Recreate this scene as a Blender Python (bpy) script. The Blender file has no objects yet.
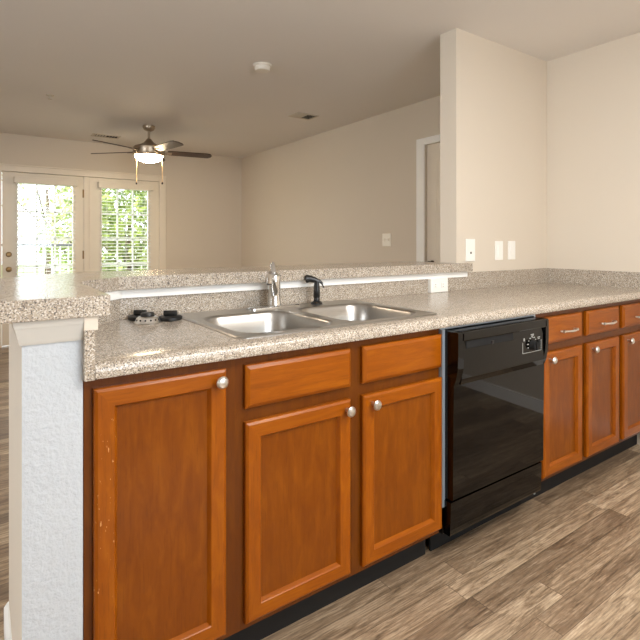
import bpy, bmesh, math, random
from mathutils import Vector, Matrix
R = math.radians
scene = bpy.context.scene
col = scene.collection
random.seed(7)

# ------------------------------------------------------------------ camera
cam_d = bpy.data.cameras.new('camera')
cam = bpy.data.objects.new('camera', cam_d); col.objects.link(cam)
cam.location = (-0.1844, -1.2234, 1.1927)
cam.rotation_euler = (R(90), 0, -0.6075)
cam_d.sensor_fit = 'HORIZONTAL'; cam_d.sensor_width = 36.0
cam_d.lens = 36.0 * 491.1 / 640.0
cam_d.shift_y = -(320.0 - 241.5) / 640.0
cam_d.clip_start = 0.02; cam_d.clip_end = 200
scene.camera = cam

# ------------------------------------------------------------------ world, lights, exposure
vs = scene.view_settings
vs.view_transform = 'Standard'; vs.look = 'None'; vs.gamma = 1.0; vs.exposure = 0.0; vs.use_curve_mapping = False
scene.cycles.use_denoising = True
scene.cycles.max_bounces = 10; scene.cycles.diffuse_bounces = 6; scene.cycles.glossy_bounces = 5
scene.cycles.sample_clamp_indirect = 6.0
world = bpy.data.worlds.new('sky'); scene.world = world; world.use_nodes = True
bg = world.node_tree.nodes['Background']
bg.inputs['Color'].default_value = (0.86, 0.94, 1.0, 1); bg.inputs['Strength'].default_value = 5.0

def light(name, kind, loc, power, color=(1, 1, 1), rot=(0, 0, 0), size=None, portal=False, radius=None):
    d = bpy.data.lights.new(name, kind); d.energy = power; d.color = color
    if size:
        d.shape = 'RECTANGLE'; d.size, d.size_y = size
    if radius is not None: d.shadow_soft_size = radius
    if portal: d.cycles.is_portal = True
    o = bpy.data.objects.new(name, d); col.objects.link(o); o.location = loc; o.rotation_euler = rot
    return o
sun = light('sun', 'SUN', (0, -5, 10), 5.0, (1, 0.96, 0.9), (R(38), R(12), 0)); sun.data.angle = R(1)
light('kitchen_ceiling_lamp', 'AREA', (1.25, -1.45, 2.36), 58, (1.0, 0.965, 0.92), (0, 0, 0), (1.3, 0.7))
light('front_fill_light', 'AREA', (0.7, -2.34, 1.55), 23, (0.82, 0.91, 1.0), (R(90), 0, 0), (1.3, 1.1))  # added cool frontal fill behind the camera, no known window there
light('side_fill_light', 'AREA', (-3.12, 0.2, 1.5), 66, (0.86, 0.93, 1.0), (0, R(-90), 0), (1.1, 1.6))  # added cool fill from the left for faces turned that way
light('living_fill_light', 'AREA', (0.2, 2.3, 2.3), 16, (1.0, 0.80, 0.60), (0, 0, 0), (0.5, 0.5))  # added warm fill for the living room, not a known fixture
light('patio_door_daylight_a', 'AREA', (0.47, 5.45, 1.06), 0, (1, 1, 1), (R(-90), 0, 0), (0.57, 1.6), portal=True)
light('patio_door_daylight_b', 'AREA', (1.366, 5.45, 1.06), 0, (1, 1, 1), (R(-90), 0, 0), (0.57, 1.6), portal=True)

# ------------------------------------------------------------------ materials
def srgb(r, g, b):
    f = lambda c: (c / 255 / 12.92) if c / 255 <= 0.04045 else ((c / 255 + 0.055) / 1.055) ** 2.4
    return (f(r), f(g), f(b), 1)

class NT:
    def __init__(s, name):
        s.m = bpy.data.materials.new(name); s.m.use_nodes = True
        s.t = s.m.node_tree; s.b = s.t.nodes['Principled BSDF']
    def n(s, typ, **kw):
        nd = s.t.nodes.new(typ)
        for k, v in kw.items(): setattr(nd, k, v)
        return nd
    def l(s, a, b): s.t.links.new(a, b)
    def math(s, op, a, b=None, c=None):
        nd = s.n('ShaderNodeMath', operation=op)
        for i, v in enumerate((a, b, c)):
            if v is None: continue
            if isinstance(v, (int, float)): nd.inputs[i].default_value = v
            else: s.l(v, nd.inputs[i])
        return nd.outputs[0]
    def mix(s, f, a, b, mode='MIX'):
        nd = s.n('ShaderNodeMix', data_type='RGBA', blend_type=mode)
        for sock, v in ((nd.inputs[0], f), (nd.inputs[6], a), (nd.inputs[7], b)):
            if isinstance(v, (int, float)): sock.default_value = v
            elif isinstance(v, tuple): sock.default_value = v
            else: s.l(v, sock)
        return nd.outputs[2]
    def ramp(s, f, stops):
        nd = s.n('ShaderNodeValToRGB'); e = nd.color_ramp.elements
        while len(e) < len(stops): e.new(0.5)
        for i, (p, c) in enumerate(stops): e[i].position = p; e[i].color = c
        s.l(f, nd.inputs[0]); return nd.outputs[0]
    def noise(s, vec, scale, detail=3, rough=0.5, dist=0):
        nd = s.n('ShaderNodeTexNoise'); nd.inputs['Scale'].default_value = scale
        nd.inputs['Detail'].default_value = detail; nd.inputs['Roughness'].default_value = rough
        nd.inputs['Distortion'].default_value = dist
        s.l(vec, nd.inputs['Vector']); return nd.outputs['Fac']
    def coords(s, scale=(1, 1, 1), rnd=False):
        tc = s.n('ShaderNodeTexCoord'); mp = s.n('ShaderNodeMapping'); mp.inputs['Scale'].default_value = scale
        if rnd:
            oi = s.n('ShaderNodeObjectInfo'); v = s.n('ShaderNodeVectorMath', operation='ADD')
            k = s.math('MULTIPLY', oi.outputs['Random'], 37.0); cx = s.n('ShaderNodeCombineXYZ')
            for i in range(3): s.l(k, cx.inputs[i])
            s.l(tc.outputs['Object'], v.inputs[0]); s.l(cx.outputs[0], v.inputs[1]); s.l(v.outputs[0], mp.inputs['Vector'])
        else: s.l(tc.outputs['Object'], mp.inputs['Vector'])
        return mp.outputs[0]
    def bump(s, h, strength, dist=0.001):
        nd = s.n('ShaderNodeBump'); nd.inputs['Strength'].default_value = strength; nd.inputs['Distance'].default_value = dist
        s.l(h, nd.inputs['Height']); s.l(nd.outputs[0], s.b.inputs['Normal'])
    def set(s, **kw):
        for k, v in kw.items():
            sock = s.b.inputs[k]
            if isinstance(v, (int, float, tuple)): sock.default_value = v
            else: s.l(v, sock)
        return s.m

def plain(name, c, rough=0.5, metal=0.0, var=0.04, **kw):
    t = NT(name); n = t.noise(t.coords(), 6, 2)
    hi = tuple(min(1, x * (1 + var)) for x in c[:3]) + (1,); lo = tuple(x * (1 - var) for x in c[:3]) + (1,)
    return t.set(**{'Base Color': t.mix(n, lo, hi), 'Roughness': rough, 'Metallic': metal}, **kw)

def paint(name, c, scale=170, strength=0.25, rough=0.75, dist=0.0012):
    t = NT(name); v = t.coords()
    n = t.noise(v, scale, 3, 0.6); t.bump(n, strength, dist)
    big = t.noise(v, 1.5, 2)
    hi = tuple(min(1, x * 1.02) for x in c[:3]) + (1,); lo = tuple(x * 0.98 for x in c[:3]) + (1,)
    return t.set(**{'Base Color': t.mix(big, lo, hi), 'Roughness': rough})

def wood(name, horiz, tone=1.0, wear=False, rough=0.34):
    t = NT(name)
    v = t.coords((3.5, 18, 30) if horiz else (24, 18, 5), rnd=True)
    g = t.noise(v, 1.6, 5, 0.62, 0.6)
    fine = t.noise(t.coords((12, 60, 260) if horiz else (260, 60, 12), rnd=True), 1.0, 3, 0.6)
    blot = t.noise(t.coords((1, 1, 1), rnd=True), 7, 3, 0.55)
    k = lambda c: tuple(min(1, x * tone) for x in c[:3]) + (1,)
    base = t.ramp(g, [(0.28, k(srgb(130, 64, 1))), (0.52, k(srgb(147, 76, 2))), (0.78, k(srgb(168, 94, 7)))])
    base = t.mix(t.math('MULTIPLY', blot, 0.45), base, k(srgb(122, 57, 1)))
    base = t.mix(t.math('MULTIPLY', t.math('GREATER_THAN', fine, 0.61), 0.22), base, k(srgb(88, 40, 6)))
    if wear:
        vv = t.coords((60, 60, 22)); w = t.noise(vv, 2.2, 3, 0.6)
        tc = t.n('ShaderNodeTexCoord'); sp = t.n('ShaderNodeSeparateXYZ'); t.l(tc.outputs['Object'], sp.inputs[0])
        near = t.math('LESS_THAN', sp.outputs[0], 0.075)
        near = t.math('MULTIPLY', near, t.math('GREATER_THAN', sp.outputs[2], 0.36))
        near = t.math('MULTIPLY', near, t.math('LESS_THAN', sp.outputs[2], 0.78))
        m = t.math('MULTIPLY', t.math('GREATER_THAN', w, 0.685), near)
        base = t.mix(t.math('MULTIPLY', m, 0.7), base, srgb(226, 170, 110))
    t.bump(fine, 0.08, 0.0005)
    return t.set(**{'Base Color': base, 'Roughness': rough, 'Coat Weight': 0.10, 'Coat Roughness': 0.2, 'Specular IOR Level': 0.24})

def granite(name, rough=0.22, tint=1.0):
    t = NT(name); v = t.coords()
    a = t.noise(v, 220, 3, 0.6); b = t.noise(v, 280, 2, 0.5, 0.4); c = t.noise(v, 40, 4, 0.6); d = t.noise(v, 200, 3, 0.6, 0.8)
    k = lambda c_: tuple(min(1, x * tint) for x in c_[:3]) + (1,)
    base = t.ramp(c, [(0.3, k(srgb(158, 144, 127))), (0.5, k(srgb(174, 160, 142))), (0.7, k(srgb(187, 174, 157)))])
    base = t.mix(t.ramp(a, [(0.5, (0, 0, 0, 1)), (0.6, (1, 1, 1, 1))]), base, k(srgb(218, 210, 198)))
    base = t.mix(t.math('MULTIPLY', t.ramp(d, [(0.55, (0, 0, 0, 1)), (0.64, (1, 1, 1, 1))]), 0.75), base, k(srgb(132, 115, 98)))
    base = t.mix(t.math('MULTIPLY', t.ramp(b, [(0.56, (0, 0, 0, 1)), (0.61, (1, 1, 1, 1))]), 0.95), base, k(srgb(88, 82, 78)))
    return t.set(**{'Base Color': base, 'Roughness': rough, 'Specular IOR Level': 0.5})

def planks():
    t = NT('vinyl_plank'); tc = t.n('ShaderNodeTexCoord'); sp = t.n('ShaderNodeSeparateXYZ'); t.l(tc.outputs['Object'], sp.inputs[0])
    W, L = 0.088, 0.95
    x, y = sp.outputs[0], sp.outputs[1]
    yr = t.math('DIVIDE', t.math('ADD', y, 20.048), W); row = t.math('FLOOR', yr); fy = t.math('FRACT', yr)
    wn = t.n('ShaderNodeTexWhiteNoise', noise_dimensions='1D'); t.l(row, wn.inputs['W'])
    xr = t.math('ADD', t.math('DIVIDE', t.math('ADD', x, 20), L), wn.outputs['Value']); cx = t.math('FLOOR', xr); fx = t.math('FRACT', xr)
    cid = t.n('ShaderNodeCombineXYZ'); t.l(row, cid.inputs[0]); t.l(cx, cid.inputs[1])
    wc = t.n('ShaderNodeTexWhiteNoise', noise_dimensions='3D'); t.l(cid.outputs[0], wc.inputs['Vector'])
    off = t.n('ShaderNodeCombineXYZ'); k = t.math('MULTIPLY', wc.outputs['Value'], 53.0)
    for i in range(3): t.l(k, off.inputs[i])
    v = t.n('ShaderNodeVectorMath', operation='ADD'); t.l(tc.outputs['Object'], v.inputs[0]); t.l(off.outputs[0], v.inputs[1])
    def mp(sc):
        m = t.n('ShaderNodeMapping'); m.inputs['Scale'].default_value = sc; t.l(v.outputs[0], m.inputs['Vector']); return m.outputs[0]
    g1 = t.noise(mp((1.6, 16, 1)), 2.6, 6, 0.68, 1.0)          # broad cathedral grain
    g2 = t.noise(mp((9, 110, 1)), 1.6, 4, 0.65, 0.3)           # fine streaks
    g3 = t.noise(mp((1.5, 4, 1)), 1.6, 3, 0.5)
    wv = t.n('ShaderNodeTexWave', wave_type='RINGS'); wv.inputs['Scale'].default_value = 2.6; wv.inputs['Distortion'].default_value = 5.0
    wv.inputs['Detail'].default_value = 3; wv.inputs['Detail Scale'].default_value = 1.2
    t.l(mp((2.2, 15, 1)), wv.inputs['Vector'])
    base = t.ramp(g1, [(0.32, srgb(120, 101, 80)), (0.45, srgb(163, 143, 119)), (0.57, srgb(194, 174, 148)), (0.72, srgb(222, 204, 178))])
    tone = t.ramp(wc.outputs['Value'], [(0.0, srgb(150, 138, 126)), (0.3, srgb(192, 181, 170)), (0.65, srgb(226, 218, 208)), (1.0, srgb(255, 252, 246))])
    base = t.mix(0.9, base, tone, 'MULTIPLY')
    base = t.mix(t.math('MULTIPLY', t.ramp(wv.outputs['Fac'], [(0.55, (0, 0, 0, 1)), (0.9, (1, 1, 1, 1))]), t.math('MULTIPLY', g3, 0.5)), base, srgb(98, 80, 64))
    base = t.mix(t.math('MULTIPLY', t.ramp(g2, [(0.5, (0, 0, 0, 1)), (0.68, (1, 1, 1, 1))]), 0.62), base, srgb(84, 69, 56))
    base = t.mix(t.math('MULTIPLY', t.ramp(g2, [(0.28, (1, 1, 1, 1)), (0.42, (0, 0, 0, 1))]), 0.35), base, srgb(200, 184, 162))
    ey = t.math('LESS_THAN', t.math('MINIMUM', fy, t.math('SUBTRACT', 1.0, fy)), 0.012)
    ex = t.math('LESS_THAN', t.math('MINIMUM', fx, t.math('SUBTRACT', 1.0, fx)), 0.0013)
    base = t.mix(t.math('MULTIPLY', t.math('MAXIMUM', ex, ey), 0.65), base, srgb(70, 57, 46))
    t.bump(g2, 0.12, 0.0006)
    return t.set(**{'Base Color': base, 'Roughness': 0.42})

def glass(name):
    t = NT(name); o = t.t.nodes['Material Output']
    a = t.n('ShaderNodeBsdfTransparent'); g = t.n('ShaderNodeBsdfGlossy'); g.inputs['Roughness'].default_value = 0.02
    m = t.n('ShaderNodeMixShader'); m.inputs[0].default_value = 0.06
    t.l(a.outputs[0], m.inputs[1]); t.l(g.outputs[0], m.inputs[2]); t.l(m.outputs[0], o.inputs['Surface']); return t.m

def leafmat(name, c1, c2):
    t = NT(name); n = t.noise(t.coords(), 9, 3)
    return t.set(**{'Base Color': t.ramp(n, [(0.35, c1), (0.65, c2)]), 'Roughness': 0.5, 'Subsurface Weight': 0.0})

M = {}
M['wall'] = paint('wall_paint', srgb(216, 205, 189))
M['ceiling'] = paint('ceiling_paint', srgb(224, 219, 213), 120, 0.3)
M['column'] = paint('textured_white_cool_lit', srgb(190, 195, 200), 75, 0.8, 0.6, 0.004)  # cool daylight tint and some shade put into the end-face colour
M['trim'] = plain('trim_paint', srgb(232, 222, 206), 0.35)
M['crown'] = plain('shaded_moulding_paint', srgb(196, 192, 184), 0.5)  # shade below the bar edge put into the moulding colour
M['whitetrim'] = plain('white_trim_paint', srgb(248, 247, 243), 0.35)
M['floor'] = planks()
M['granite'] = granite('speckled_laminate')
M['granite_bar'] = granite('speckled_laminate_bar', 0.2)
M['wood_v'] = wood('stained_maple_vertical', False)
M['wood_h'] = wood('stained_maple_horizontal', True)
M['wood_wear'] = wood('stained_maple_worn', False, 1.0, True)
M['wood_panel'] = wood('stained_maple_centre_panel', False, 0.70, False, 0.3)
M['wood_frame'] = wood('stained_maple_frame_shaded', False, 0.42)  # brown frame darkened further to paint in the door-edge shadow
M['toe'] = plain('toe_kick_board_shaded', srgb(12, 9, 7), 0.8)  # near black colour paints in the shadow under the cabinets
M['steel'] = NT('brushed_stainless_steel')
_t = M['steel']; _n = _t.noise(_t.coords((4, 120, 40)), 6, 4)
M['steel'] = _t.set(**{'Base Color': _t.mix(_n, srgb(166, 163, 158), srgb(190, 187, 182)), 'Metallic': 1.0, 'Roughness': 0.3})
M['chrome'] = plain('chrome', srgb(226, 226, 226), 0.08, 1.0)
M['nickel'] = plain('satin_nickel', srgb(222, 220, 216), 0.3, 1.0)
M['fan_metal'] = plain('brushed_nickel_fan', srgb(178, 164, 146), 0.34, 1.0)
M['black_gloss'] = plain('glossy_black_enamel', srgb(3, 3, 3), 0.045, 0.0, **{'Specular IOR Level': 0.34})
M['black_plastic'] = plain('black_plastic', srgb(22, 20, 19), 0.32)
M['black_matte'] = plain('black_recess', srgb(5, 5, 5), 0.85)
M['rubber'] = plain('black_rubber', srgb(20, 19, 18), 0.45)
M['galv'] = plain('galvanised_steel', srgb(176, 186, 196), 0.4, 0.6)
M['print'] = plain('white_print', srgb(170, 170, 166), 0.5)
M['plate'] = plain('white_plastic_plate', srgb(244, 242, 236), 0.3)
M['plate_dark'] = plain('dark_slot', srgb(70, 62, 54), 0.5)
M['beige_plate'] = plain('almond_plastic_plate', srgb(246, 240, 226), 0.35)
M['blade'] = plain('dark_walnut_fan_blade', srgb(60, 40, 26), 0.4, 0, 0.25)
M['blade_light'] = plain('fan_blade_underside_silver', srgb(150, 140, 124), 0.35, 0.3)
M['brass'] = plain('aged_brass', srgb(150, 124, 88), 0.3, 1.0)
M['bronze'] = plain('dark_bronze', srgb(60, 48, 40), 0.35, 0.8)
M['blind'] = plain('white_blind_slat', srgb(238, 238, 234), 0.5)
M['glass'] = glass('window_glass')
M['vent'] = plain('vent_paint', srgb(196, 186, 170), 0.5)
M['vent_dark'] = plain('vent_shadow_gap', srgb(40, 34, 28), 0.8)
M['detector'] = plain('white_detector_plastic', srgb(226, 220, 208), 0.4)
_t = NT('frosted_lamp_glass')
M['lamp'] = _t.set(**{'Base Color': srgb(255, 240, 215), 'Roughness': 0.4, 'Emission Color': (1.0, 0.80, 0.52, 1), 'Emission Strength': 60.0})
M['chain'] = plain('pull_chain_brass', srgb(225, 196, 150), 0.3, 0.6)
M['grass'] = leafmat('lawn', srgb(96, 140, 48), srgb(150, 180, 80))
M['leaf'] = leafmat('shrub_leaves', srgb(74, 100, 36), srgb(160, 178, 80))
M['leaf_light'] = leafmat('pale_shrub_leaves', srgb(128, 146, 78), srgb(190, 200, 130))
M['bark'] = plain('bark', srgb(84, 66, 50), 0.9, 0, 0.3)
M['concrete'] = plain('patio_concrete', srgb(196, 192, 184), 0.8, 0, 0.08)
M['rail'] = plain('railing_white_metal', srgb(226, 228, 230), 0.5)
M['rail_dark'] = plain('railing_grey_metal', srgb(66, 74, 82), 0.5)

# ------------------------------------------------------------------ mesh helpers
class MB:
    def __init__(s): s.bm = bmesh.new()
    def box(s, x0, x1, y0, y1, z0, z1, bevel=0, mi=0, seg=2):
        r = bmesh.ops.create_cube(s.bm, size=1.0); vs_ = r['verts']
        for v in vs_:
            v.co = Vector((x0 if v.co.x < 0 else x1, y0 if v.co.y < 0 else y1, z0 if v.co.z < 0 else z1))
        fs = set(f for v in vs_ for f in v.link_faces)
        if bevel:
            es = list(set(e for v in vs_ for e in v.link_edges))
            r2 = bmesh.ops.bevel(s.bm, geom=es, offset=bevel, segments=seg, affect='EDGES', profile=0.5)
            fs = set(f for f in r2['faces']) | set(f for f in fs if f.is_valid)
        for f in fs:
            if f.is_valid: f.material_index = mi
        return s
    def prism(s, pts, z0, z1, mi=0, top_pts=None):
        top_pts = top_pts or pts
        lo = [s.bm.verts.new((p[0], p[1], z0)) for p in pts]; hi = [s.bm.verts.new((p[0], p[1], z1)) for p in top_pts]
        n = len(pts); fs = [s.bm.faces.new(list(reversed(lo))), s.bm.faces.new(hi)]
        for i in range(n): fs.append(s.bm.faces.new((lo[i], lo[(i + 1) % n], hi[(i + 1) % n], hi[i])))
        for f in fs: f.material_index = mi
        return s
    def extrude_x(s, prof, x0, x1, mi=0):     # prof: (y, z) loop
        a = [s.bm.verts.new((x0, y, z)) for y, z in prof]; b = [s.bm.verts.new((x1, y, z)) for y, z in prof]
        n = len(prof); fs = [s.bm.faces.new(a), s.bm.faces.new(list(reversed(b)))]
        for i in range(n): fs.append(s.bm.faces.new((a[i], b[i], b[(i + 1) % n], a[(i + 1) % n])))
        for f in fs: f.material_index = mi
        return s
    def lathe(s, prof, c=(0, 0, 0), axis='z', n=32, mi=0, sx=1, sy=1):  # prof (r, h)
        rings = []
        for r, h in prof:
            ring = []
            for i in range(n):
                a = 2 * math.pi * i / n; p = (r * math.cos(a) * sx, r * math.sin(a) * sy, h)
                if axis == 'y': p = (p[0], h, p[1])
                elif axis == 'x': p = (h, p[0], p[1])
                ring.append(s.bm.verts.new((c[0] + p[0], c[1] + p[1], c[2] + p[2])))
            rings.append(ring)
        fs = []
        for k in range(len(rings) - 1):
            for i in range(n):
                fs.append(s.bm.faces.new((rings[k][i], rings[k][(i + 1) % n], rings[k + 1][(i + 1) % n], rings[k + 1][i])))
        fs.append(s.bm.faces.new(rings[0])); fs.append(s.bm.faces.new(rings[-1]))
        for f in fs: f.material_index = mi
        return s
    def tube(s, pts, r, n=12, mi=0):
        pts = [Vector(p) for p in pts]; rad = r if isinstance(r, (list, tuple)) else [r] * len(pts)
        rings = []
        for i, p in enumerate(pts):
            d = (pts[min(i + 1, len(pts) - 1)] - pts[max(i - 1, 0)]).normalized()
            up = Vector((0, 0, 1)) if abs(d.z) < 0.9 else Vector((0, 1, 0))
            a = d.cross(up).normalized(); b = d.cross(a).normalized()
            rings.append([s.bm.verts.new(p + a * math.cos(2 * math.pi * k / n) * rad[i] + b * math.sin(2 * math.pi * k / n) * rad[i]) for k in range(n)])
        fs = []
        for k in range(len(rings) - 1):
            for i in range(n):
                fs.append(s.bm.faces.new((rings[k][i], rings[k][(i + 1) % n], rings[k + 1][(i + 1) % n], rings[k + 1][i])))
        fs.append(s.bm.faces.new(rings[0])); fs.append(s.bm.faces.new(rings[-1]))
        for f in fs: f.material_index = mi
        return s
    def panel(s, x0, x1, z0, z1, yback, steps):     # steps: (inset, y) outwards to centre; slot 0 vertical grain, 1 horizontal
        rings = [[s.bm.verts.new(p) for p in ((x0, yback, z0), (x1, yback, z0), (x1, yback, z1), (x0, yback, z1))]]
        for ins, y in steps:
            rings.append([s.bm.verts.new(p) for p in ((x0 + ins, y, z0 + ins), (x1 - ins, y, z0 + ins), (x1 - ins, y, z1 - ins), (x0 + ins, y, z1 - ins))])
        s.bm.faces.new(list(reversed(rings[0])))
        for a, b in zip(rings, rings[1:]):
            for i in range(4):
                f = s.bm.faces.new((a[i], a[(i + 1) % 4], b[(i + 1) % 4], b[i])); f.material_index = 1 if i in (0, 2) else 0
        return s.bm.faces.new(rings[-1])
    def rot(s, mat):
        bmesh.ops.transform(s.bm, matrix=mat, verts=s.bm.verts); return s
    def build(s, name, mats, parent=None, smooth=False, angle=35):
        org = Vector((0, 0, 0)); p = parent
        while p is not None: org += p.location; p = p.parent
        bmesh.ops.recalc_face_normals(s.bm, faces=s.bm.faces)
        me = bpy.data.meshes.new(name)
        if org.length: bmesh.ops.translate(s.bm, vec=-org, verts=s.bm.verts)
        s.bm.to_mesh(me); s.bm.free()
        for m in (mats if isinstance(mats, list) else [mats]): me.materials.append(m)
        if smooth:
            me.polygons.foreach_set('use_smooth', [True] * len(me.polygons))
            me.set_sharp_from_angle(angle=R(angle))
        o = bpy.data.objects.new(name, me); col.objects.link(o)
        if parent: o.parent = parent
        return o

def tag(o, label=None, cat=None, group=None, kind=None):
    if label: o['label'] = label
    if cat: o['category'] = cat
    if group: o['group'] = group
    if kind: o['kind'] = kind
    return o
def thing(name, loc, label, cat, group=None):
    o = bpy.data.objects.new(name, None); col.objects.link(o); o.location = loc; o.empty_display_size = 0.1
    return tag(o, label, cat, group)
def struct(o, label=None):
    o['kind'] = 'structure'
    if label: o['label'] = label
    return o

CZ = 2.42
# ------------------------------------------------------------------ room shell
struct(MB().box(-3.3, 3.1, -2.5, 5.52, -0.1, 0).build('floor', M['floor']), 'grey brown wood look plank floor')
struct(MB().box(-3.3, 3.1, -2.5, 5.52, CZ, CZ + 0.1).build('ceiling', M['ceiling']), 'flat off white painted ceiling')
# right wall with a door opening (1.00..1.75)
w = MB(); w.box(3.0, 3.1, -2.5, 0.96, 0, CZ); w.box(3.0, 3.1, 1.755, 5.52, 0, CZ); w.box(3.0, 3.1, 0.96, 1.755, 2.035, CZ)
struct(w.build('wall_right', M['wall']), 'beige wall on the right, kitchen and living room')
struct(MB().box(-3.3, -3.2, -2.5, 5.52, 0, CZ).build('wall_left', M['wall']))
w = MB(); w.box(-3.2, 0.0, -2.5, -2.4, 0, CZ); w.box(1.4, 3.0, -2.5, -2.4, 0, CZ); w.box(0.0, 1.4, -2.5, -2.4, 0, 0.98); w.box(0.0, 1.4, -2.5, -2.4, 2.12, CZ)  # unseen window opening added for the cool fill
struct(w.build('wall_front', M['wall']))
w = MB(); w.box(-3.2, 0.03, 5.38, 5.52, 0, CZ); w.box(1.795, 3.0, 5.38, 5.52, 0, CZ); w.box(0.03, 1.795, 5.38, 5.52, 1.99, CZ)
struct(w.build('wall_back', M['wall']), 'far beige living room wall around the patio doors')
struct(MB().box(2.068, 3.0, 0.645, 0.765, 0, CZ).build('wall_kitchen', M['wall']), 'short full height wall beside the bar opening')
inner = [(0.012, 0.012), (0.012, 0.434), (0.223, 0.645), (2.068, 0.645)]
outer = [(2.068, 0.765), (0.097, 0.765), (-0.108, 0.56), (-0.108, 0.012)]
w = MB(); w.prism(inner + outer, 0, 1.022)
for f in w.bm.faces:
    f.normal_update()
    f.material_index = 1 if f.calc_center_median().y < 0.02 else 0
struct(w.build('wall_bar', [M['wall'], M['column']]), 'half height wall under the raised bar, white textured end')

# baseboards
def baseboard(name, segs):
    m = MB()
    for x0, x1, y0, y1 in segs:
        m.box(x0, x1, y0, y1, 0, 0.085, 0.003)
    return struct(m.build(name, M['whitetrim']))
baseboard('baseboard_right', [(2.986, 3.0, -2.4, 0.06)]); baseboard('baseboard_right_living', [(2.986, 3.0, 0.765, 0.87), (2.986, 3.0, 1.845, 5.38)])
baseboard('baseboard_back', [(-3.2, -0.055, 5.366, 5.38), (1.88, 2.986, 5.366, 5.38)])
baseboard('baseboard_front', [(-3.2, 2.986, -2.4, -2.386)]); baseboard('baseboard_left', [(-3.2, -3.186, -2.386, 5.366)])
def off_outer(d): return [(-0.108 - d, 0.012), (-0.108 - d, 0.56 + 0.414 * d), (0.097 - 0.414 * d, 0.765 + d), (2.068, 0.765 + d)]
def band(mb, a, b, z0, z1, b_top=None):     # strip of prisms between polyline a and polyline b
    bt = b_top or b
    for i in range(len(a) - 1):
        mb.prism([a[i], a[i + 1], b[i + 1], b[i]], z0, z1, top_pts=[a[i], a[i + 1], bt[i + 1], bt[i]])
m = MB(); band(m, off_outer(0), off_outer(0.013), 0, 0.07); band(m, off_outer(0), off_outer(0.013), 0.07, 0.085, off_outer(0.004))
struct(m.build('baseboard_bar', M['whitetrim']), 'white baseboard on the outer face of the bar wall')
# mouldings under the bar top
def off_inner(d): return [(0.012 + d, -0.006), (0.012 + d, 0.434 - 0.414 * d), (0.223 + 0.414 * d, 0.645 - d), (2.13, 0.645 - d)]
m = MB(); band(m, off_inner(0)[:2], off_inner(0.029)[:2], 0.990, 1.0218)
struct(m.build('trim_6', M['wall']), 'short beige strip under the side of the bar at its near end')
m = MB(); band(m, off_inner(0)[1:], off_inner(0.029)[1:], 0.990, 1.0218)  # rear run of the strip, bright light on it put into its colour
struct(m.build('trim_1', M['whitetrim']), 'wood strip under the bar above the backsplash, whitened for the light on it')
def crown(d):
    return [(0.012, 0.012 - d), (-0.108 - d, 0.012 - d), (-0.108 - d, 0.56 + 0.414 * d), (0.097 - 0.414 * d, 0.765 + d), (2.068, 0.765 + d)]
base = crown(0)
m = MB()
for z0, z1, a, b in ((0.968, 0.974, 0.004, 0.006), (0.974, 1.006, 0.006, 0.014), (1.006, 1.0218, 0.015, 0.018)):
    band(m, base, crown(a), z0, z1, crown(b))
for f in m.bm.faces: f.material_index = 1 if f.calc_center_median().y < 0.011 else 0  # front faces get the greyer colour painted as shade
struct(m.build('trim_2', [M['wall'], M['crown']]), 'cream moulding wrapped round the wall end below the bar')

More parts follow.
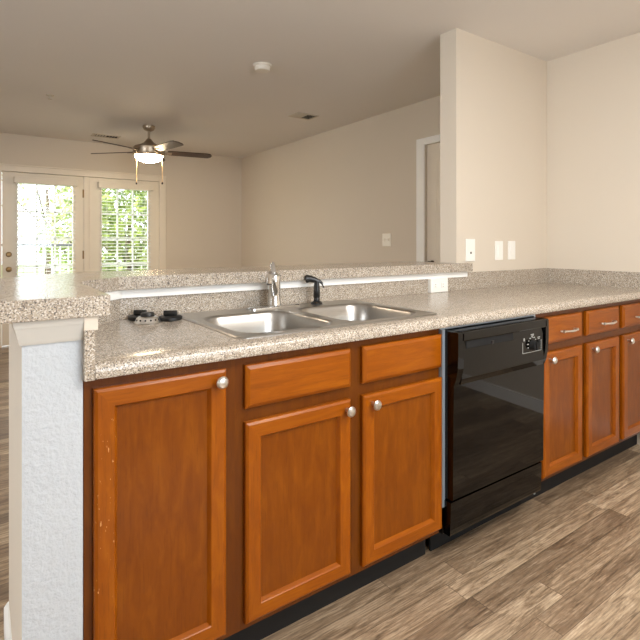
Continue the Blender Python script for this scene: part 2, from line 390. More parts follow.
# ------------------------------------------------------------------ patio doors (back wall)
YB = 5.38
m = MB()
m.box(-0.055, 0.03, YB - 0.018, YB, 0, 2.055, 0.004); m.box(1.795, 1.88, YB - 0.018, YB, 0, 2.055, 0.004)
m.box(0.03, 1.795, YB - 0.018, YB, 1.99, 2.055, 0.004)
m.box(-0.06, 1.885, YB - 0.024, YB, 2.055, 2.072, 0.003)
struct(m.build('trim_3', M['trim']), 'cream casing round the pair of patio doors')
struct(MB().box(0.878, 0.935, YB - 0.004, YB + 0.08, 0, 1.988, 0.003).build('trim_4', M['trim']), 'cream mullion between the patio doors')
def patio_door(name, x0, x1, gx0, gx1, knob):
    root = bpy.data.objects.new(name, None); col.objects.link(root); root.location = ((x0 + x1) / 2, YB + 0.03, 0); root['kind'] = 'structure'
    gz0, gz1 = 0.26, 1.865
    m = MB(); y0, y1 = YB + 0.008, YB + 0.052
    m.box(x0, gx0, y0, y1, 0.012, 1.986); m.box(gx1, x1, y0, y1, 0.012, 1.986)
    m.box(gx0, gx1, y0, y1, 0.012, gz0); m.box(gx0, gx1, y0, y1, gz1, 1.986)
    for a, b, c, d in ((gx0 - 0.02, gx0, gz0 - 0.02, gz1 + 0.02), (gx1, gx1 + 0.02, gz0 - 0.02, gz1 + 0.02), (gx0, gx1, gz0 - 0.02, gz0), (gx0, gx1, gz1, gz1 + 0.02)):
        m.box(a, b, y0 - 0.008, y0, c, d, 0.003)
    m.build('door_leaf', M['trim'], root)
    m = MB(); m.box(gx0, gx1, YB + 0.028, YB + 0.033, gz0, gz1); m.build('glass_pane', M['glass'], root)
    m = MB(); w_ = (gx1 - gx0) / 3
    for i in (1, 2): m.box(gx0 + w_ * i - 0.009, gx0 + w_ * i + 0.009, YB + 0.02, YB + 0.041, gz0, gz1, 0.002)
    for i in range(1, 5):
        z = gz0 + (gz1 - gz0) * i / 5; m.box(gx0, gx1, YB + 0.02, YB + 0.041, z - 0.009, z + 0.009, 0.002)
    m.build('muntins', M['whitetrim'], root)
    if knob:
        m = MB(); m.lathe([(0.0005, -0.004), (0.031, -0.004), (0.031, 0.006), (0.024, 0.008)], (0.098, YB - 0.0, 0.875), 'y'); m.rot(Matrix())
        m.lathe([(0.011, -0.03), (0.011, 0.0)], (0.098, YB - 0.002, 0.875), 'y')
        m.lathe([(0.004, -0.064), (0.018, -0.06), (0.027, -0.048), (0.026, -0.038), (0.012, -0.028)], (0.098, YB, 0.875), 'y')
        m.build('door_knob', M['brass'], root, True)
        m = MB(); m.lathe([(0.0005, -0.02), (0.018, -0.02), (0.028, -0.008), (0.03, 0.008)], (0.098, YB, 1.045), 'y')
        m.box(0.094, 0.102, YB - 0.036, YB - 0.018, 1.03, 1.06, 0.002)
        m.build('deadbolt', M['brass'], root, True)
        for z in (0.3, 1.03, 1.78):
            m = MB(); m.box(0.862, 0.874, YB + 0.002, YB + 0.009, z - 0.05, z + 0.05); m.tube([(0.874, YB + 0.0005, z - 0.05), (0.874, YB + 0.0005, z + 0.05)], 0.006)
            m.build('hinge', M['brass'], root)
    return root
patio_door('door_1', 0.034, 0.875, 0.187, 0.756, True)['label'] = 'left glazed patio door with knob and deadbolt'
patio_door('door_2', 0.938, 1.792, 1.084, 1.648, False)['label'] = 'right fixed glazed patio door panel'

def blind(x0, x1, hx0, hx1, label):
    root = thing('window_blind', ((x0 + x1) / 2, YB - 0.04, 0.3), label, 'blind', 'blinds on the patio doors')
    m = MB(); m.box(hx0, hx1, YB - 0.078, YB - 0.066, 1.86, 1.932, 0.003)
    m.box(hx0, hx0 + 0.012, YB - 0.07, YB - 0.001, 1.86, 1.932, 0.003); m.box(hx1 - 0.012, hx1, YB - 0.07, YB - 0.001, 1.86, 1.932, 0.003)
    m.build('valance', M['trim'], root)
    m = MB(); m.box(x0, x1, YB - 0.06, YB - 0.012, 1.875, 1.915, 0.002); m.build('headrail', M['blind'], root)
    m = MB(); z = 1.855
    tl = R(9)
    while z > 0.3:
        yc = YB - 0.036; dy, dz = 0.0245 * math.cos(tl), 0.0245 * math.sin(tl)
        prof = [(yc - dy, z - dz), (yc, z + 0.0022), (yc + dy, z + dz), (yc + dy, z + dz - 0.0028), (yc, z - 0.0006), (yc - dy, z - dz - 0.0028)]
        m.extrude_x(prof, x0, x1); z -= 0.0405
    m.build('slats', M['blind'], root)
    MB().box(x0, x1, YB - 0.058, YB - 0.014, 0.262, 0.282, 0.004).build('bottom_rail', M['blind'], root)
    m = MB()
    for k in (0.12, 0.5, 0.88):
        xx = x0 + (x1 - x0) * k
        for yy in (YB - 0.062, YB - 0.0105): m.tube([(xx, yy, 0.27), (xx, yy, 1.88)], 0.0012, 6)
    m.build('ladder_cord', M['blind'], root)
    return root
blind(0.165, 0.778, 0.145, 0.795, 'white slatted blind on the left patio door with the knob')
blind(1.062, 1.670, 1.03, 1.700, 'white slatted blind on the right patio door panel behind the fan')

# ------------------------------------------------------------------ living room side door in the right wall
root = bpy.data.objects.new('door_3', None); col.objects.link(root); root.location = (3.03, 1.36, 0); root['kind'] = 'structure'; root['label'] = 'cream interior door partly behind the short wall'
m = MB(); m.box(3.018, 3.055, 0.965, 1.75, 0.01, 2.03)
for z0, z1 in ((0.2, 0.95), (1.08, 1.9)):
    m.box(3.012, 3.018, 1.08, 1.64, z0, z1, 0.005)
m.build('door_leaf', M['trim'], root)
m = MB(); m.lathe([(0.002, -0.062), (0.018, -0.06), (0.027, -0.045), (0.02, -0.032), (0.011, -0.028), (0.011, -0.008), (0.03, -0.006), (0.03, 0.0)], (3.018, 1.69, 1.0), 'x')
m.build('door_knob', M['bronze'], root, True)
m = MB(); m.box(2.982, 3.0, 1.755, 1.848, 0, 2.09, 0.005); m.box(2.982, 3.0, 0.87, 0.96, 0, 2.09, 0.005); m.box(2.982, 3.0, 0.96, 1.755, 2.03, 2.09, 0.005)
struct(m.build('trim_5', M['whitetrim']), 'cream casing of the interior door')

# ------------------------------------------------------------------ bar top
bt = [(0.066, -0.014), (0.066, 0.435), (0.218, 0.587), (2.14, 0.587), (2.14, 0.644), (2.067, 0.644), (2.067, 0.965), (0.09, 0.965), (-0.30, 0.575), (-0.30, -0.014)]
m = MB(); m.prism(bt, 1.022, 1.069)
o = m.build('bar_top', M['granite_bar'])
bv = o.modifiers.new('bevel', 'BEVEL'); bv.width = 0.0012; bv.segments = 1; bv.limit_method = 'ANGLE'
tag(o, 'raised speckled laminate bar top turning the corner above the counter', 'bar top')

# ------------------------------------------------------------------ countertop
ct = thing('countertop', (0.034, 0, 0.876), 'long speckled beige laminate countertop running under the bar to the right wall', 'countertop')
m = MB()
prof = [(0.05, 0.914), (0.006, 0.914)]
for a in range(1, 7):
    t_ = R(a * 15); prof.append((0.006 - 0.021 * math.sin(t_), 0.893 + 0.021 * math.cos(t_)))
prof += [(-0.015, 0.884), (-0.012, 0.878), (-0.006, 0.876), (0.05, 0.876)]
m.extrude_x(prof, 0.034, 2.983)
m.prism([(0.034, 0.05), (0.45, 0.05), (0.45, 0.628), (0.23, 0.628), (0.034, 0.432)], 0.876, 0.914)
m.box(1.23, 2.983, 0.05, 0.628, 0.876, 0.914); m.box(0.45, 1.23, 0.05, 0.085, 0.876, 0.914); m.box(0.45, 1.23, 0.585, 0.628, 0.876, 0.914)
m.build('worktop', M['granite'], ct, True, 40)
SPZ = 1.012
MB().box(0.23, 2.983, 0.628, 0.645, 0.914, 0.9905, 0.001).build('backsplash', M['granite'], ct)
MB().box(2.13, 2.983, 0.628, 0.645, 0.9905, SPZ, 0.001).build('backsplash', M['granite'], ct)
MB().box(2.983, 3.0, -0.012, 0.645, 0.876, SPZ, 0.001).build('backsplash', M['granite'], ct)
m = MB(); m.box(0.012, 0.034, -0.011, 0.432, 0.876, 0.991, 0.0008); m.build('backsplash', M['granite'], ct)
m = MB(); m.prism([(0.034, 0.432), (0.23, 0.628), (0.223, 0.645), (0.012, 0.434)], 0.914, 0.991); m.build('backsplash', M['granite'], ct)

# ------------------------------------------------------------------ cabinets
def knob(x, z, parent):
    m = MB(); m.lathe([(0.0065, -0.018), (0.0065, 0.001)], (x, 0, z), 'y', 16)
    m.lathe([(0.003, -0.032), (0.012, -0.030), (0.0165, -0.025), (0.0165, -0.022), (0.011, -0.017), (0.006, -0.0165)], (x, 0, z), 'y', 24)
    return m.build('knob', M['nickel'], parent, True)
def pull(x, z, parent):
    m = MB(); pts = []
    for i in range(17):
        t_ = i / 16; pts.append((x - 0.062 + 0.124 * t_, -0.018 - 0.024 * math.sin(math.pi * t_) ** 0.6, z - 0.001))
    m.tube(pts, [0.0055 - 0.0015 * abs(2 * i / 16 - 1) for i in range(17)], 10)
    for sx in (-0.056, 0.056): m.lathe([(0.0055, -0.022), (0.007, -0.018), (0.0045, 0.0)], (x + sx, -0.012, z - 0.001), 'y', 12)
    return m.build('pull_handle', M['nickel'], parent, True)
ZB, ZT, ZDB, ZDT = 0.135, 0.692, 0.73, 0.851
def cab_door(x0, x1, z0, z1, parent, mv=None, fw=0.05):
    m = MB(); m.panel(x0, x1, z0, z1, 0.018, [(0, 0.007), (0.002, 0.004), (0.008, 0.0), (fw - 0.006, 0.0), (fw - 0.004, 0.002), (fw + 0.002, 0.0125)]).material_index = 2
    return m.build('door', [mv or M['wood_v'], M['wood_h'], M['wood_panel']], parent)
def cab_drawer(x0, x1, parent):
    m = MB(); f = m.panel(x0, x1, ZDB, ZDT, 0.018, [(0, 0.008), (0.003, 0.005), (0.012, 0.0)])
    f.material_index = 1
    return m.build('drawer_front', [M['wood_v'], M['wood_h']], parent)
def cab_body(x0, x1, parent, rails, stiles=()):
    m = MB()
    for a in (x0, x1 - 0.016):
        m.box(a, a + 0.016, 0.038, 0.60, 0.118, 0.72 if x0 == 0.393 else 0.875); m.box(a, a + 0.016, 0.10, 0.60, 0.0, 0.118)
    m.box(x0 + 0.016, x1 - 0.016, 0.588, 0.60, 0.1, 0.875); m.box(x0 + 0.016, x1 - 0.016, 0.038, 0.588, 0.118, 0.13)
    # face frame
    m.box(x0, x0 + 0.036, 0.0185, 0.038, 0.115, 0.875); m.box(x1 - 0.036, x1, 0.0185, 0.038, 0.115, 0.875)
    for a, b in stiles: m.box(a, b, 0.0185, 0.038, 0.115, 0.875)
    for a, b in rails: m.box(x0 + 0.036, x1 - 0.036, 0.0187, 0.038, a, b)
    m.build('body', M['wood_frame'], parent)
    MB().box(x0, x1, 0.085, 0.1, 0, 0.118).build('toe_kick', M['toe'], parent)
RL = [(0.115, 0.155), (0.66, 0.76), (0.83, 0.875)]
c1 = thing('base_cabinet', (0.0145, 0.02, 0), 'orange brown cabinet with one full height door beside the white wall end', 'cabinet', 'kitchen base cabinets')
cab_body(0.0145, 0.393, c1, [(0.115, 0.155), (0.83, 0.875)])
d = cab_door(0.034, 0.363, ZB, ZDT, c1, M['wood_wear'], 0.05); knob(0.340, 0.823, d)
c2 = thing('base_cabinet', (0.393, 0.02, 0), 'wide orange brown sink cabinet with two doors and two knobless false drawer fronts', 'cabinet', 'kitchen base cabinets')
cab_body(0.393, 1.2145, c2, RL, [(0.775, 0.855)])
cab_drawer(0.420, 0.790, c2)['label'] = 'false drawer front under the left sink bowl'
cab_drawer(0.839, 1.217, c2)['label'] = 'false drawer front under the right sink bowl'
d = cab_door(0.420, 0.789, ZB, ZT, c2); knob(0.769, 0.662, d)
d = cab_door(0.839, 1.217, ZB, ZT, c2); knob(0.877, 0.662, d)
labs = ['narrow cabinet with drawer and door directly right of the black dishwasher',
        'middle one of the three narrow drawer cabinets right of the dishwasher',
        'narrow drawer cabinet at the right frame edge against the right wall']
for (x0, x1, dx0, dx1), lb in zip([(1.832, 2.236, 1.879, 2.214), (2.236, 2.612, 2.260, 2.590), (2.612, 2.998, 2.636, 2.966)], labs):
    c = thing('base_cabinet', (x0, 0.02, 0), lb, 'cabinet', 'kitchen base cabinets')
    cab_body(x0, x1, c, RL)
    dr = cab_drawer(dx0 + 0.012 if x0 < 2 else dx0, dx1, c); pull((dx0 + dx1) / 2 + (0.005 if x0 < 2 else 0), 0.785, dr)
    d = cab_door(dx0, dx1, ZB, ZT, c); knob(dx0 + 0.045, 0.662, d)

# ------------------------------------------------------------------ dishwasher
dw = thing('dishwasher', (1.22, 0, 0), 'glossy black built in dishwasher between the wooden cabinets', 'dishwasher')
X0, X1 = 1.234, 1.820
m = MB(); m.box(X0 + 0.004, X1 - 0.004, 0.02, 0.57, 0.1, 0.86); m.build('tub', M['black_plastic'], dw)
m = MB(); m.box(1.220, 1.234, 0.006, 0.5, 0.21, 0.866); m.box(1.2155, 1.83, 0.012, 0.5, 0.866, 0.8755); m.box(1.822, 1.8305, 0.012, 0.5, 0.08, 0.866)
m.build('mounting_frame', M['galv'], dw)
m = MB()   # door: gently bowed glossy panel
prof = [(0.018, 0.245), (-0.028, 0.245), (-0.0315, 0.249), (-0.0320, 0.36), (-0.0327, 0.46), (-0.0338, 0.56), (-0.0355, 0.668), (0.018, 0.668)]
m.extrude_x(prof, X0, X1); dr = m.build('door_panel', M['black_gloss'], dw, True, 30)
m = MB()   # control housing: frame proud of a recessed fascia
sf = [(0.018, 0.668), (-0.037, 0.668), (-0.045, 0.69), (-0.053, 0.73), (-0.056, 0.78), (-0.056, 0.857), (-0.052, 0.862), (0.018, 0.862)]
m.extrude_x(sf, X0, X0 + 0.032); m.extrude_x(sf, X1 - 0.022, X1)
m.box(X0 + 0.02, X1 - 0.012, -0.056, 0.018, 0.828, 0.862, 0.004)
m.extrude_x([(0.018, 0.668), (-0.041, 0.668), (-0.047, 0.69), (-0.049, 0.80), (-0.045, 0.829), (0.018, 0.829)], X0 + 0.03, X1 - 0.02)
hs = m.build('control_panel', M['black_gloss'], dw)
m = MB(); m.box(1.285, 1.575, -0.0505, -0.04, 0.798, 0.8275, 0.002); m.build('handle_recess', M['black_matte'], hs)
m = MB(); m.box(1.432, 1.445, -0.054, -0.045, 0.80, 0.812, 0.001); m.build('latch', M['black_plastic'], hs)
m = MB(); m.lathe([(0.0005, -0.068), (0.017, -0.068), (0.021, -0.05), (0.021, -0.045)], (1.708, 0, 0.762), 'y', 28); m.box(1.705, 1.711, -0.074, -0.066, 0.745, 0.779, 0.001)
m.build('dial', M['black_matte'], hs, True)
m = MB(); m.box(1.748, 1.762, -0.056, -0.046, 0.752, 0.776, 0.002); m.build('push_button', M['black_matte'], hs)
m = MB()
def dash(x, z, w_, h_): m.box(x - w_ / 2, x + w_ / 2, -0.0502, -0.0485, z - h_ / 2, z + h_ / 2)
for k in range(9):
    a = R(200 - k * 27); dash(1.708 + 0.031 * math.cos(a), 0.764 + 0.031 * math.sin(a), 0.010 if k % 2 else 0.006, 0.0035)
dash(1.708, 0.806, 0.022, 0.003); dash(1.708, 0.800, 0.016, 0.003); dash(1.755, 0.790, 0.018, 0.003); dash(1.755, 0.784, 0.012, 0.003); dash(1.650, 0.790, 0.007, 0.012)
m.build('cycle_markings', M['print'], hs)
m = MB()
dash(1.7065, 0.734, 0.133, 0.0016); dash(1.640, 0.756, 0.0016, 0.045); dash(1.773, 0.756, 0.0016, 0.045)
m.build('control_outline', M['print'], hs)
m = MB(); m.extrude_x([(0.012, 0.112), (-0.018, 0.112), (-0.021, 0.12), (-0.024, 0.236), (0.012, 0.236)], X0 - 0.003, X1); m.build('toe_panel', M['black_gloss'], dw)
m = MB(); m.box(X0 + 0.01, 1.83, 0.085, 0.095, 0, 0.112); m.build('toe_kick', M['black_matte'], dw)

# ------------------------------------------------------------------ sink
sk = thing('kitchen_sink', (0.84, 0.33, 0.914), 'double bowl stainless steel drop in sink set in the countertop', 'sink')
def rrect(x0, x1, y0, y1, r, n=6):
    pts = []
    for cx, cy, a0 in ((x1 - r, y1 - r, 0), (x0 + r, y1 - r, 90), (x0 + r, y0 + r, 180), (x1 - r, y0 + r, 270)):
        for i in range(n + 1):
            a = R(a0 + 90 * i / n); pts.append((cx + r * math.cos(a), cy + r * math.sin(a)))
    return pts
def ringfaces(bm, a, b):
    n = len(a)
    for i in range(n): bm.faces.new((a[i], a[(i + 1) % n], b[(i + 1) % n], b[i]))
SX0, SX1, SY0, SY1 = 0.422, 1.258, 0.048, 0.608
bowls = [(0.458, 0.822, 0.088, 0.492), (0.858, 1.222, 0.088, 0.492)]
bmx = MB(); bm = bmx.bm
ZR = 0.9185
rings = []
for ins, z in ((0.0, 0.9142), (0.0, 0.9158), (0.004, 0.9195), (0.012, 0.9195), (0.018, ZR)):
    rings.append([bm.verts.new((x, y, z)) for x, y in rrect(SX0 + ins, SX1 - ins, SY0 + ins, SY1 - ins, 0.035 - ins * 0.8)])
for a, b in zip(rings, rings[1:]): ringfaces(bm, a, b)
inner_loops = []
for bx in bowls:
    inner_loops.append([bm.verts.new((x, y, ZR)) for x, y in rrect(*bx, 0.085, 8)])
es = []
for lp in [rings[-1]] + inner_loops:
    for i in range(len(lp)):
        a, b = lp[i], lp[(i + 1) % len(lp)]
        e = bm.edges.get((a, b)) or bm.edges.new((a, b)); es.append(e)
bmesh.ops.triangle_fill(bm, edges=es, use_beauty=True)
rim = bmx.build('rim', M['steel'], sk, True, 30)
def bowl(bx, lb):
    mb = MB(); bm = mb.bm; x0, x1, y0, y1 = bx; prev = None
    for ins, z, r in ((0, ZR, 0.085), (0.005, ZR - 0.002, 0.082), (0.011, ZR - 0.009, 0.078), (0.020, ZR - 0.06, 0.075), (0.030, ZR - 0.12, 0.072), (0.044, ZR - 0.148, 0.07), (0.068, ZR - 0.162, 0.06), (0.10, ZR - 0.167, 0.04), (0.15, ZR - 0.17, 0.03)):
        ring = [bm.verts.new((x, y, z)) for x, y in rrect(x0 + ins, x1 - ins, y0 + ins, y1 - ins, r, 8)]
        if prev: ringfaces(bm, prev, ring)
        prev = ring
    bm.faces.new(prev)
    o = mb.build('bowl', M['steel'], sk, True, 60); o['label'] = lb
    cx, cy = (x0 + x1) / 2, (y0 + y1) / 2
    MB().lathe([(0.0005, 0.004), (0.03, 0.004), (0.043, 0.009), (0.046, 0.006), (0.046, 0.002)], (cx, cy, ZR - 0.1705)).build('drain', M['chrome'], o, True)
bowl(bowls[0], 'left bowl'); bowl(bowls[1], 'right bowl')
M['bolt'] = M['chrome']

# ------------------------------------------------------------------ faucet
FX, FY, FZ = 0.822, 0.556, ZR
fc = thing('faucet', (FX, FY, FZ), 'chrome single lever kitchen faucet standing behind the left sink bowl', 'faucet')
m = MB(); pts = rrect(FX - 0.125, FX + 0.125, FY - 0.027, FY + 0.027, 0.0265, 8)
ins = rrect(FX - 0.119, FX + 0.119, FY - 0.021, FY + 0.021, 0.0205, 8)
m.prism(pts, FZ + 0.0005, FZ + 0.006); m.prism(pts, FZ + 0.006, FZ + 0.011, top_pts=ins); m.build('base_plate', M['chrome'], fc, True, 50)
m = MB(); m.lathe([(0.029, 0.010), (0.0285, 0.02), (0.026, 0.03), (0.025, 0.06), (0.026, 0.10), (0.0265, 0.122), (0.024, 0.134), (0.013, 0.143), (0.004, 0.146)], (FX, FY, FZ))
m.build('body', M['chrome'], fc, True)
m = MB()   # spout turned towards the left bowl and the camera
dx, dy = -0.61, -0.79
pts = [(FX + dx * s_, FY + dy * s_, FZ + h_) for s_, h_ in ((0.0, 0.045), (0.02, 0.072), (0.05, 0.100), (0.085, 0.122), (0.12, 0.134), (0.145, 0.136))]
m.tube(pts, [0.017, 0.017, 0.016, 0.015, 0.0145, 0.014], 18)
m.tube([(FX + dx * 0.136, FY + dy * 0.136, FZ + 0.135), (FX + dx * 0.137, FY + dy * 0.137, FZ + 0.112)], [0.013, 0.012], 16)
sp = m.build('spout', M['chrome'], fc, True)
MB().tube([(FX + dx * 0.137, FY + dy * 0.137, FZ + 0.113), (FX + dx * 0.137, FY + dy * 0.137, FZ + 0.106)], 0.010, 16).build('aerator', M['plate_dark'], sp, True)
m = MB(); m.tube([(FX, FY, FZ + 0.14), (FX + 0.003, FY + 0.012, FZ + 0.158), (FX + 0.006, FY + 0.024, FZ + 0.178), (FX + 0.008, FY + 0.03, FZ + 0.186)], [0.013, 0.011, 0.011, 0.006], 14)
m.build('lever', M['chrome'], fc, True)

# ------------------------------------------------------------------ side sprayer
PX, PY = 1.035, 0.556
sd = thing('sink_sprayer', (PX, PY, FZ), 'black pull out side sprayer upright in the sink deck right of the faucet', 'sprayer')
m = MB(); m.lathe([(0.026, 0.001), (0.026, 0.004), (0.021, 0.010), (0.014, 0.013), (0.0005, 0.013)], (PX, PY, FZ)); m.build('base_collar', M['black_plastic'], sd, True)
m = MB(); m.lathe([(0.0005, 0.012), (0.013, 0.012), (0.014, 0.022), (0.0125, 0.026), (0.015, 0.03), (0.0145, 0.06), (0.012, 0.088), (0.012, 0.1), (0.004, 0.108)], (PX, PY, FZ)); m.build('handle', M['black_plastic'], sd, True)
rx, ry = -0.821, 0.571      # spray head points to the picture's left
m = MB(); m.tube([(PX - rx * 0.012, PY - ry * 0.012, FZ + 0.096), (PX + rx * 0.005, PY + ry * 0.005, FZ + 0.104), (PX + rx * 0.028, PY + ry * 0.028, FZ + 0.110), (PX + rx * 0.044, PY + ry * 0.044, FZ + 0.110), (PX + rx * 0.05, PY + ry * 0.05, FZ + 0.109)], [0.009, 0.013, 0.015, 0.0185, 0.015], 16)
m.build('spray_head', M['black_plastic'], sd, True)
m = MB(); m.tube([(PX - rx * 0.008, PY - ry * 0.008, FZ + 0.106), (PX - rx * 0.022, PY - ry * 0.022, FZ + 0.092), (PX - rx * 0.031, PY - ry * 0.031, FZ + 0.072)], [0.006, 0.006, 0.004], 10)
m.build('trigger', M['black_plastic'], sd, True)

# ------------------------------------------------------------------ strainer and stoppers left of the sink
Z0 = 0.9142
st = thing('sink_strainer', (0.292, 0.499, Z0), 'chrome strainer basket with black rubber knob lying on the counter left of the sink', 'strainer')
c = (0.292, 0.499, Z0)
m = MB(); m.lathe([(0.044, 0.0), (0.045, 0.003), (0.041, 0.006), (0.036, 0.018), (0.030, 0.022), (0.012, 0.024)], c, n=36); m.build('basket', M['nickel'], st, True)
m = MB()
for k in range(14):
    a = 2 * math.pi * k / 14; m.lathe([(0.0005, -0.001), (0.003, -0.001), (0.003, 0.001)], (0, 0, 0), 'y', 8)
    vs_ = m.bm.verts[:] if False else list(m.bm.verts)[-24:]
    bmesh.ops.transform(m.bm, matrix=Matrix.Translation((c[0], c[1], c[2] + 0.012)) @ Matrix.Rotation(a, 4, 'Z') @ Matrix.Translation((0, -0.0388, 0)), verts=vs_)
m.build('drain_holes', M['black_matte'], st)
MB().lathe([(0.022, 0.022), (0.024, 0.026), (0.021, 0.034), (0.008, 0.036)], c, n=28).build('rubber_stopper', M['rubber'], st, True)
def stopper(cx, cy, label, a):
    t_ = thing('sink_stopper', (cx, cy, Z0), label, 'stopper', 'black sink stoppers')
    MB().lathe([(0.036, 0.0), (0.041, 0.003), (0.041, 0.012), (0.034, 0.016), (0.0005, 0.016)], (cx, cy, Z0), n=32).build('disc', M['rubber'], t_, True)
    m = MB(); m.box(-0.024, 0.024, -0.006, 0.006, 0.015, 0.034, 0.004); m.rot(Matrix.Translation((cx, cy, Z0)) @ Matrix.Rotation(a, 4, 'Z'))
    m.build('grip', M['rubber'], t_, True, 50)
stopper(0.375, 0.512, 'round black rubber sink stopper lying between the strainer and the sink', R(-30))
stopper(0.290, 0.586, 'round black rubber sink stopper half hidden behind the chrome strainer', R(-40))

# ------------------------------------------------------------------ switch plates and outlets
YW = 0.645
def plate(name, x0, x1, z0, z1, label, cat, kind, y=YW):
    t_ = thing(name, ((x0 + x1) / 2, y, (z0 + z1) / 2), label, cat)
    MB().box(x0, x1, y - 0.007, y, z0, z1, 0.003).build('cover_plate', M['plate'], t_)
    cx, cz = (x0 + x1) / 2, (z0 + z1) / 2
    if kind == 'rocker':
        m = MB(); m.box(cx - 0.017, cx + 0.017, y - 0.011, y - 0.005, cz - 0.034, cz + 0.034, 0.002); m.build('rocker', M['plate'], t_)
    elif kind == 'jack':
        m = MB(); m.box(cx - 0.006, cx + 0.006, y - 0.009, y - 0.006, cz - 0.022, cz - 0.010, 0.001); m.build('jack', M['plate_dark'], t_)
    return t_
plate('wall_jack', 2.148, 2.229, 1.076, 1.208, 'tall white wall plate with one dark jack next to the end of the bar', 'wall plate', 'jack')
plate('light_switch', 2.424, 2.500, 1.078, 1.196, 'white rocker switch plate, the middle plate on the short wall', 'light switch', 'rocker')
plate('light_switch', 2.555, 2.630, 1.078, 1.196, 'white rocker switch plate nearest the room corner', 'light switch', 'rocker')
ot = thing('power_outlet', (1.885, 0.612, 0.955), 'white horizontal outlet plate on the backsplash under the bar strip', 'outlet')
MB().box(1.815, 1.952, 0.606, 0.628, 0.9155, 0.9905, 0.003).build('cover_plate', M['plate'], ot)
for sx in (-0.03, 0.03):
    o = MB().box(1.8835 + sx - 0.017, 1.8835 + sx + 0.017, 0.6035, 0.607, 0.939, 0.967, 0.002).build('socket', M['plate'], ot)
    m = MB(); m.box(1.8835 + sx - 0.008, 1.8835 + sx - 0.001, 0.603, 0.6045, 0.946, 0.948); m.box(1.8835 + sx - 0.008, 1.8835 + sx - 0.001, 0.603, 0.6045, 0.958, 0.960); m.build('slots', M['plate_dark'], o)
lw = thing('light_switch', (3.0, 2.243, 1.207), 'almond double switch plate on the living room wall left of the interior door', 'light switch')
MB().box(2.993, 3.0, 2.185, 2.302, 1.147, 1.268, 0.003).build('cover_plate', M['beige_plate'], lw)
for yy in (2.218, 2.268): MB().box(2.984, 2.994, yy - 0.006, yy + 0.006, 1.198, 1.220, 0.002).build('toggle', M['beige_plate'], lw)

# ------------------------------------------------------------------ ceiling fan
GX, GY = 1.302, 4.099
fan = thing('ceiling_fan', (GX, GY, CZ), 'five blade ceiling fan with lit bowl lamp and two pull chains near the patio doors', 'ceiling fan')
m = MB(); m.lathe([(0.062, 0.0), (0.064, -0.02), (0.050, -0.045), (0.020, -0.060), (0.0005, -0.062)], (GX, GY, CZ)); m.build('canopy', M['fan_metal'], fan, True)
m = MB(); m.lathe([(0.013, -0.055), (0.013, -0.15)], (GX, GY, CZ), n=16); m.build('downrod', M['fan_metal'], fan, True)
m = MB(); m.lathe([(0.0005, -0.135), (0.022, -0.137), (0.034, -0.155), (0.055, -0.180), (0.100, -0.205), (0.145, -0.220), (0.160, -0.235), (0.160, -0.300), (0.150, -0.318), (0.0005, -0.319)], (GX, GY, CZ), n=40)
m.build('motor_housing', M['fan_metal'], fan, True)
m = MB(); m.lathe([(0.144, -0.319), (0.142, -0.330), (0.130, -0.350), (0.098, -0.372), (0.055, -0.386), (0.0005, -0.390)], (GX, GY, CZ), n=40); m.build('lamp_bowl', M['lamp'], fan, True)
for k in range(5):
    a = R(-9 + 72 * k)
    T = Matrix.Translation((GX, GY, CZ - 0.272)) @ Matrix.Rotation(a, 4, 'Z') @ Matrix.Rotation(R(-12), 4, 'X')
    m = MB(); pts = [(0.19, -0.045), (0.23, -0.056), (0.60, -0.066), (0.645, -0.055), (0.668, -0.01), (0.662, 0.035), (0.635, 0.062), (0.24, 0.058), (0.19, 0.045)]
    m.prism(pts, -0.004, 0.004); m.rot(T); bl = m.build('blade', M['blade'], fan)
    m = MB(); m.box(0.14, 0.235, -0.03, 0.03, -0.010, -0.0045, 0.002); m.box(0.14, 0.18, -0.018, 0.018, -0.03, -0.0045, 0.002); m.rot(T); m.build('blade_arm', M['fan_metal'], bl)
rgt = Vector((math.cos(-0.6075), math.sin(-0.6075), 0))
for s_ in (-0.132, 0.142):
    px, py = GX + rgt.x * s_ - 0.04 * rgt.y * -1 * 0, GY + rgt.y * s_
    m = MB(); m.tube([(px, py, CZ - 0.315), (px, py, CZ - 0.600)], 0.0042, 8); ch = m.build('pull_chain', M['chain'], fan, True)
    MB().lathe([(0.003, 0.02), (0.008, 0.014), (0.009, 0.0), (0.003, -0.006)], (px, py, CZ - 0.615), n=12).build('fob', M['bronze'], ch, True)

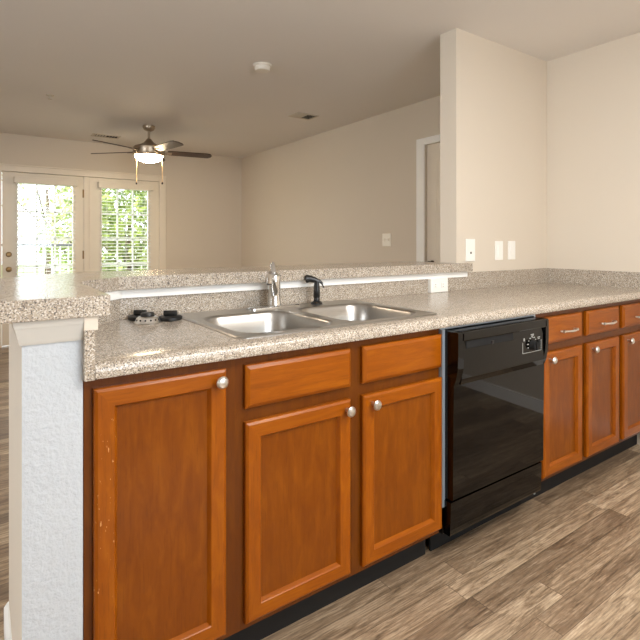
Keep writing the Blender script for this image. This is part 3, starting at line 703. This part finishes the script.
# ------------------------------------------------------------------ ceiling vents, smoke detector, small cap
def vent(cx, cy, lx, ly, rz, label):
    t_ = thing('ceiling_vent', (cx, cy, CZ), label, 'vent', 'ceiling air vents')
    T = Matrix.Translation((cx, cy, CZ)) @ Matrix.Rotation(rz, 4, 'Z')
    m = MB(); m.box(-lx / 2, lx / 2, -ly / 2, -ly / 2 + 0.02, -0.008, -0.0005, 0.001); m.box(-lx / 2, lx / 2, ly / 2 - 0.02, ly / 2, -0.008, -0.0005, 0.001)
    m.box(-lx / 2, -lx / 2 + 0.02, -ly / 2 + 0.02, ly / 2 - 0.02, -0.008, -0.0005, 0.001); m.box(lx / 2 - 0.02, lx / 2, -ly / 2 + 0.02, ly / 2 - 0.02, -0.008, -0.0005, 0.001)
    m.rot(T); m.build('frame', M['vent'], t_)
    m = MB(); m.box(-lx / 2 + 0.02, lx / 2 - 0.02, -ly / 2 + 0.02, ly / 2 - 0.02, -0.002, -0.0005); m.rot(T); m.build('duct_opening', M['vent_dark'], t_)
    m = MB(); n = 9
    for i in range(n):
        x = -lx / 2 + 0.03 + (lx - 0.06) * i / (n - 1); s_ = -1 if i < n / 2 else 1
        m.prism([(x - 0.001, -ly / 2 + 0.02), (x + 0.001, -ly / 2 + 0.02), (x + 0.001, ly / 2 - 0.02), (x - 0.001, ly / 2 - 0.02)], -0.010, -0.002,
                top_pts=[(x - 0.001 + s_ * 0.01, -ly / 2 + 0.02), (x + 0.001 + s_ * 0.01, -ly / 2 + 0.02), (x + 0.001 + s_ * 0.01, ly / 2 - 0.02), (x - 0.001 + s_ * 0.01, ly / 2 - 0.02)])
    m.rot(T); m.build('slats', M['vent'], t_)
vent(1.03, 4.88, 0.30, 0.16, 0, 'flat ceiling air vent left of the fan above the patio doors')
vent(2.42, 2.80, 0.24, 0.18, R(0), 'flat ceiling air vent near the right living room wall')
sm = thing('smoke_detector', (1.437, 1.81, CZ), 'round white smoke detector on the ceiling', 'smoke detector')
MB().lathe([(0.065, -0.0005), (0.065, -0.012), (0.060, -0.015)], (1.437, 1.81, CZ)).build('mounting_ring', M['detector'], sm, True)
MB().lathe([(0.056, -0.014), (0.055, -0.032), (0.048, -0.042), (0.0005, -0.044)], (1.437, 1.81, CZ)).build('cover', M['detector'], sm, True)
sp_ = MB().lathe([(0.03, -0.0005), (0.028, -0.006), (0.010, -0.010), (0.008, -0.03), (0.016, -0.032), (0.016, -0.035)], (0.307, 3.446, CZ), n=20).build('fire_sprinkler', M['vent'], None, True)
tag(sp_, 'tiny round sprinkler head on the ceiling at the upper left', 'sprinkler')

# ------------------------------------------------------------------ outdoors behind the patio doors
struct(MB().box(-12, 16, 7.6, 30, -0.15, -0.05).build('ground', M['grass']), 'sunlit green lawn outside')
struct(MB().box(-12, 16, 5.52, 7.6, -0.15, -0.03).build('ground_patio', M['concrete']), 'pale concrete patio slab outside')
rl = thing('patio_railing', (0.6, 7.4, -0.03), 'white baluster railing with grey top rail beyond the patio', 'railing')
MB().box(-1.6, 1.15, 7.38, 7.43, 1.12, 1.16, 0.004).build('top_rail', M['rail_dark'], rl)
MB().box(-1.6, 1.15, 7.39, 7.42, 0.10, 0.14, 0.004).build('bottom_rail', M['rail'], rl)
x = -1.55
while x < 1.15:
    MB().box(x - 0.009, x + 0.009, 7.396, 7.414, 0.14, 1.12).build('baluster', M['rail'], rl); x += 0.115
for x in (-1.6, 1.12): MB().box(x, x + 0.05, 7.38, 7.43, -0.03, 1.18, 0.003).build('post', M['rail_dark'], rl)

def shrub(x, y, h, rad, mat, name, label, cat, group, n=900, trunk=0.0, seed=1):
    rnd = random.Random(seed)
    t_ = thing(name, (x, y, -0.05), label, cat, group)
    m = MB(); hz = h - trunk
    for k in range(n):
        while True:
            p = Vector((rnd.uniform(-1, 1), rnd.uniform(-1, 1), rnd.uniform(-1, 1)))
            if 0.25 < p.length < 1 and math.sin(p.x * 5 + p.z * 7 + seed) + math.cos(p.y * 6 - p.z * 4) > -0.9: break
        c_ = Vector((x + p.x * rad, y + p.y * rad, trunk + hz / 2 + p.z * hz / 2))
        s_ = rnd.uniform(0.03, 0.065) * (1 + y / 25)
        a = Vector((rnd.uniform(-1, 1), rnd.uniform(-1, 1), rnd.uniform(-1, 1))).normalized(); b = a.orthogonal().normalized(); c2_ = a.cross(b)
        vs_ = [m.bm.verts.new(c_ + b * s_), m.bm.verts.new(c_ + c2_ * s_ * 0.5 + a * s_ * 0.12), m.bm.verts.new(c_ - b * s_), m.bm.verts.new(c_ - c2_ * s_ * 0.5 + a * s_ * 0.12)]
        m.bm.faces.new(vs_)
    m.build('foliage', mat, t_)
    m = MB(); m.tube([(x, y, -0.05), (x + 0.05, y, trunk * 0.5 + 0.2), (x, y + 0.05, trunk + hz * 0.6)], [0.09 * h / 3, 0.07 * h / 3, 0.03], 8)
    for k in range(5):
        a = k * 1.3 + seed; m.tube([(x, y, trunk + hz * 0.15), (x + math.cos(a) * rad * 0.6, y + math.sin(a) * rad * 0.6, trunk + hz * (0.4 + 0.1 * (k % 3)))], [0.035 * h / 3, 0.012], 6)
    m.build('trunk', M['bark'], t_)
shrub(2.05, 8.0, 2.6, 0.75, M['leaf'], 'garden_tree', 'dense dark green tree at the right of the right patio window', 'tree', 'trees outside the patio doors', 2600, 0.2, 3)
shrub(1.55, 9.6, 2.5, 0.8, M['leaf_light'], 'garden_tree', 'pale green tree filling the middle of the right patio window', 'tree', 'trees outside the patio doors', 1800, 0.2, 5)
shrub(1.25, 13.0, 3.4, 1.3, M['leaf_light'], 'garden_tree', 'sparse pale tree seen in the upper right of the left patio window', 'tree', 'trees outside the patio doors', 260, 1.2, 8)
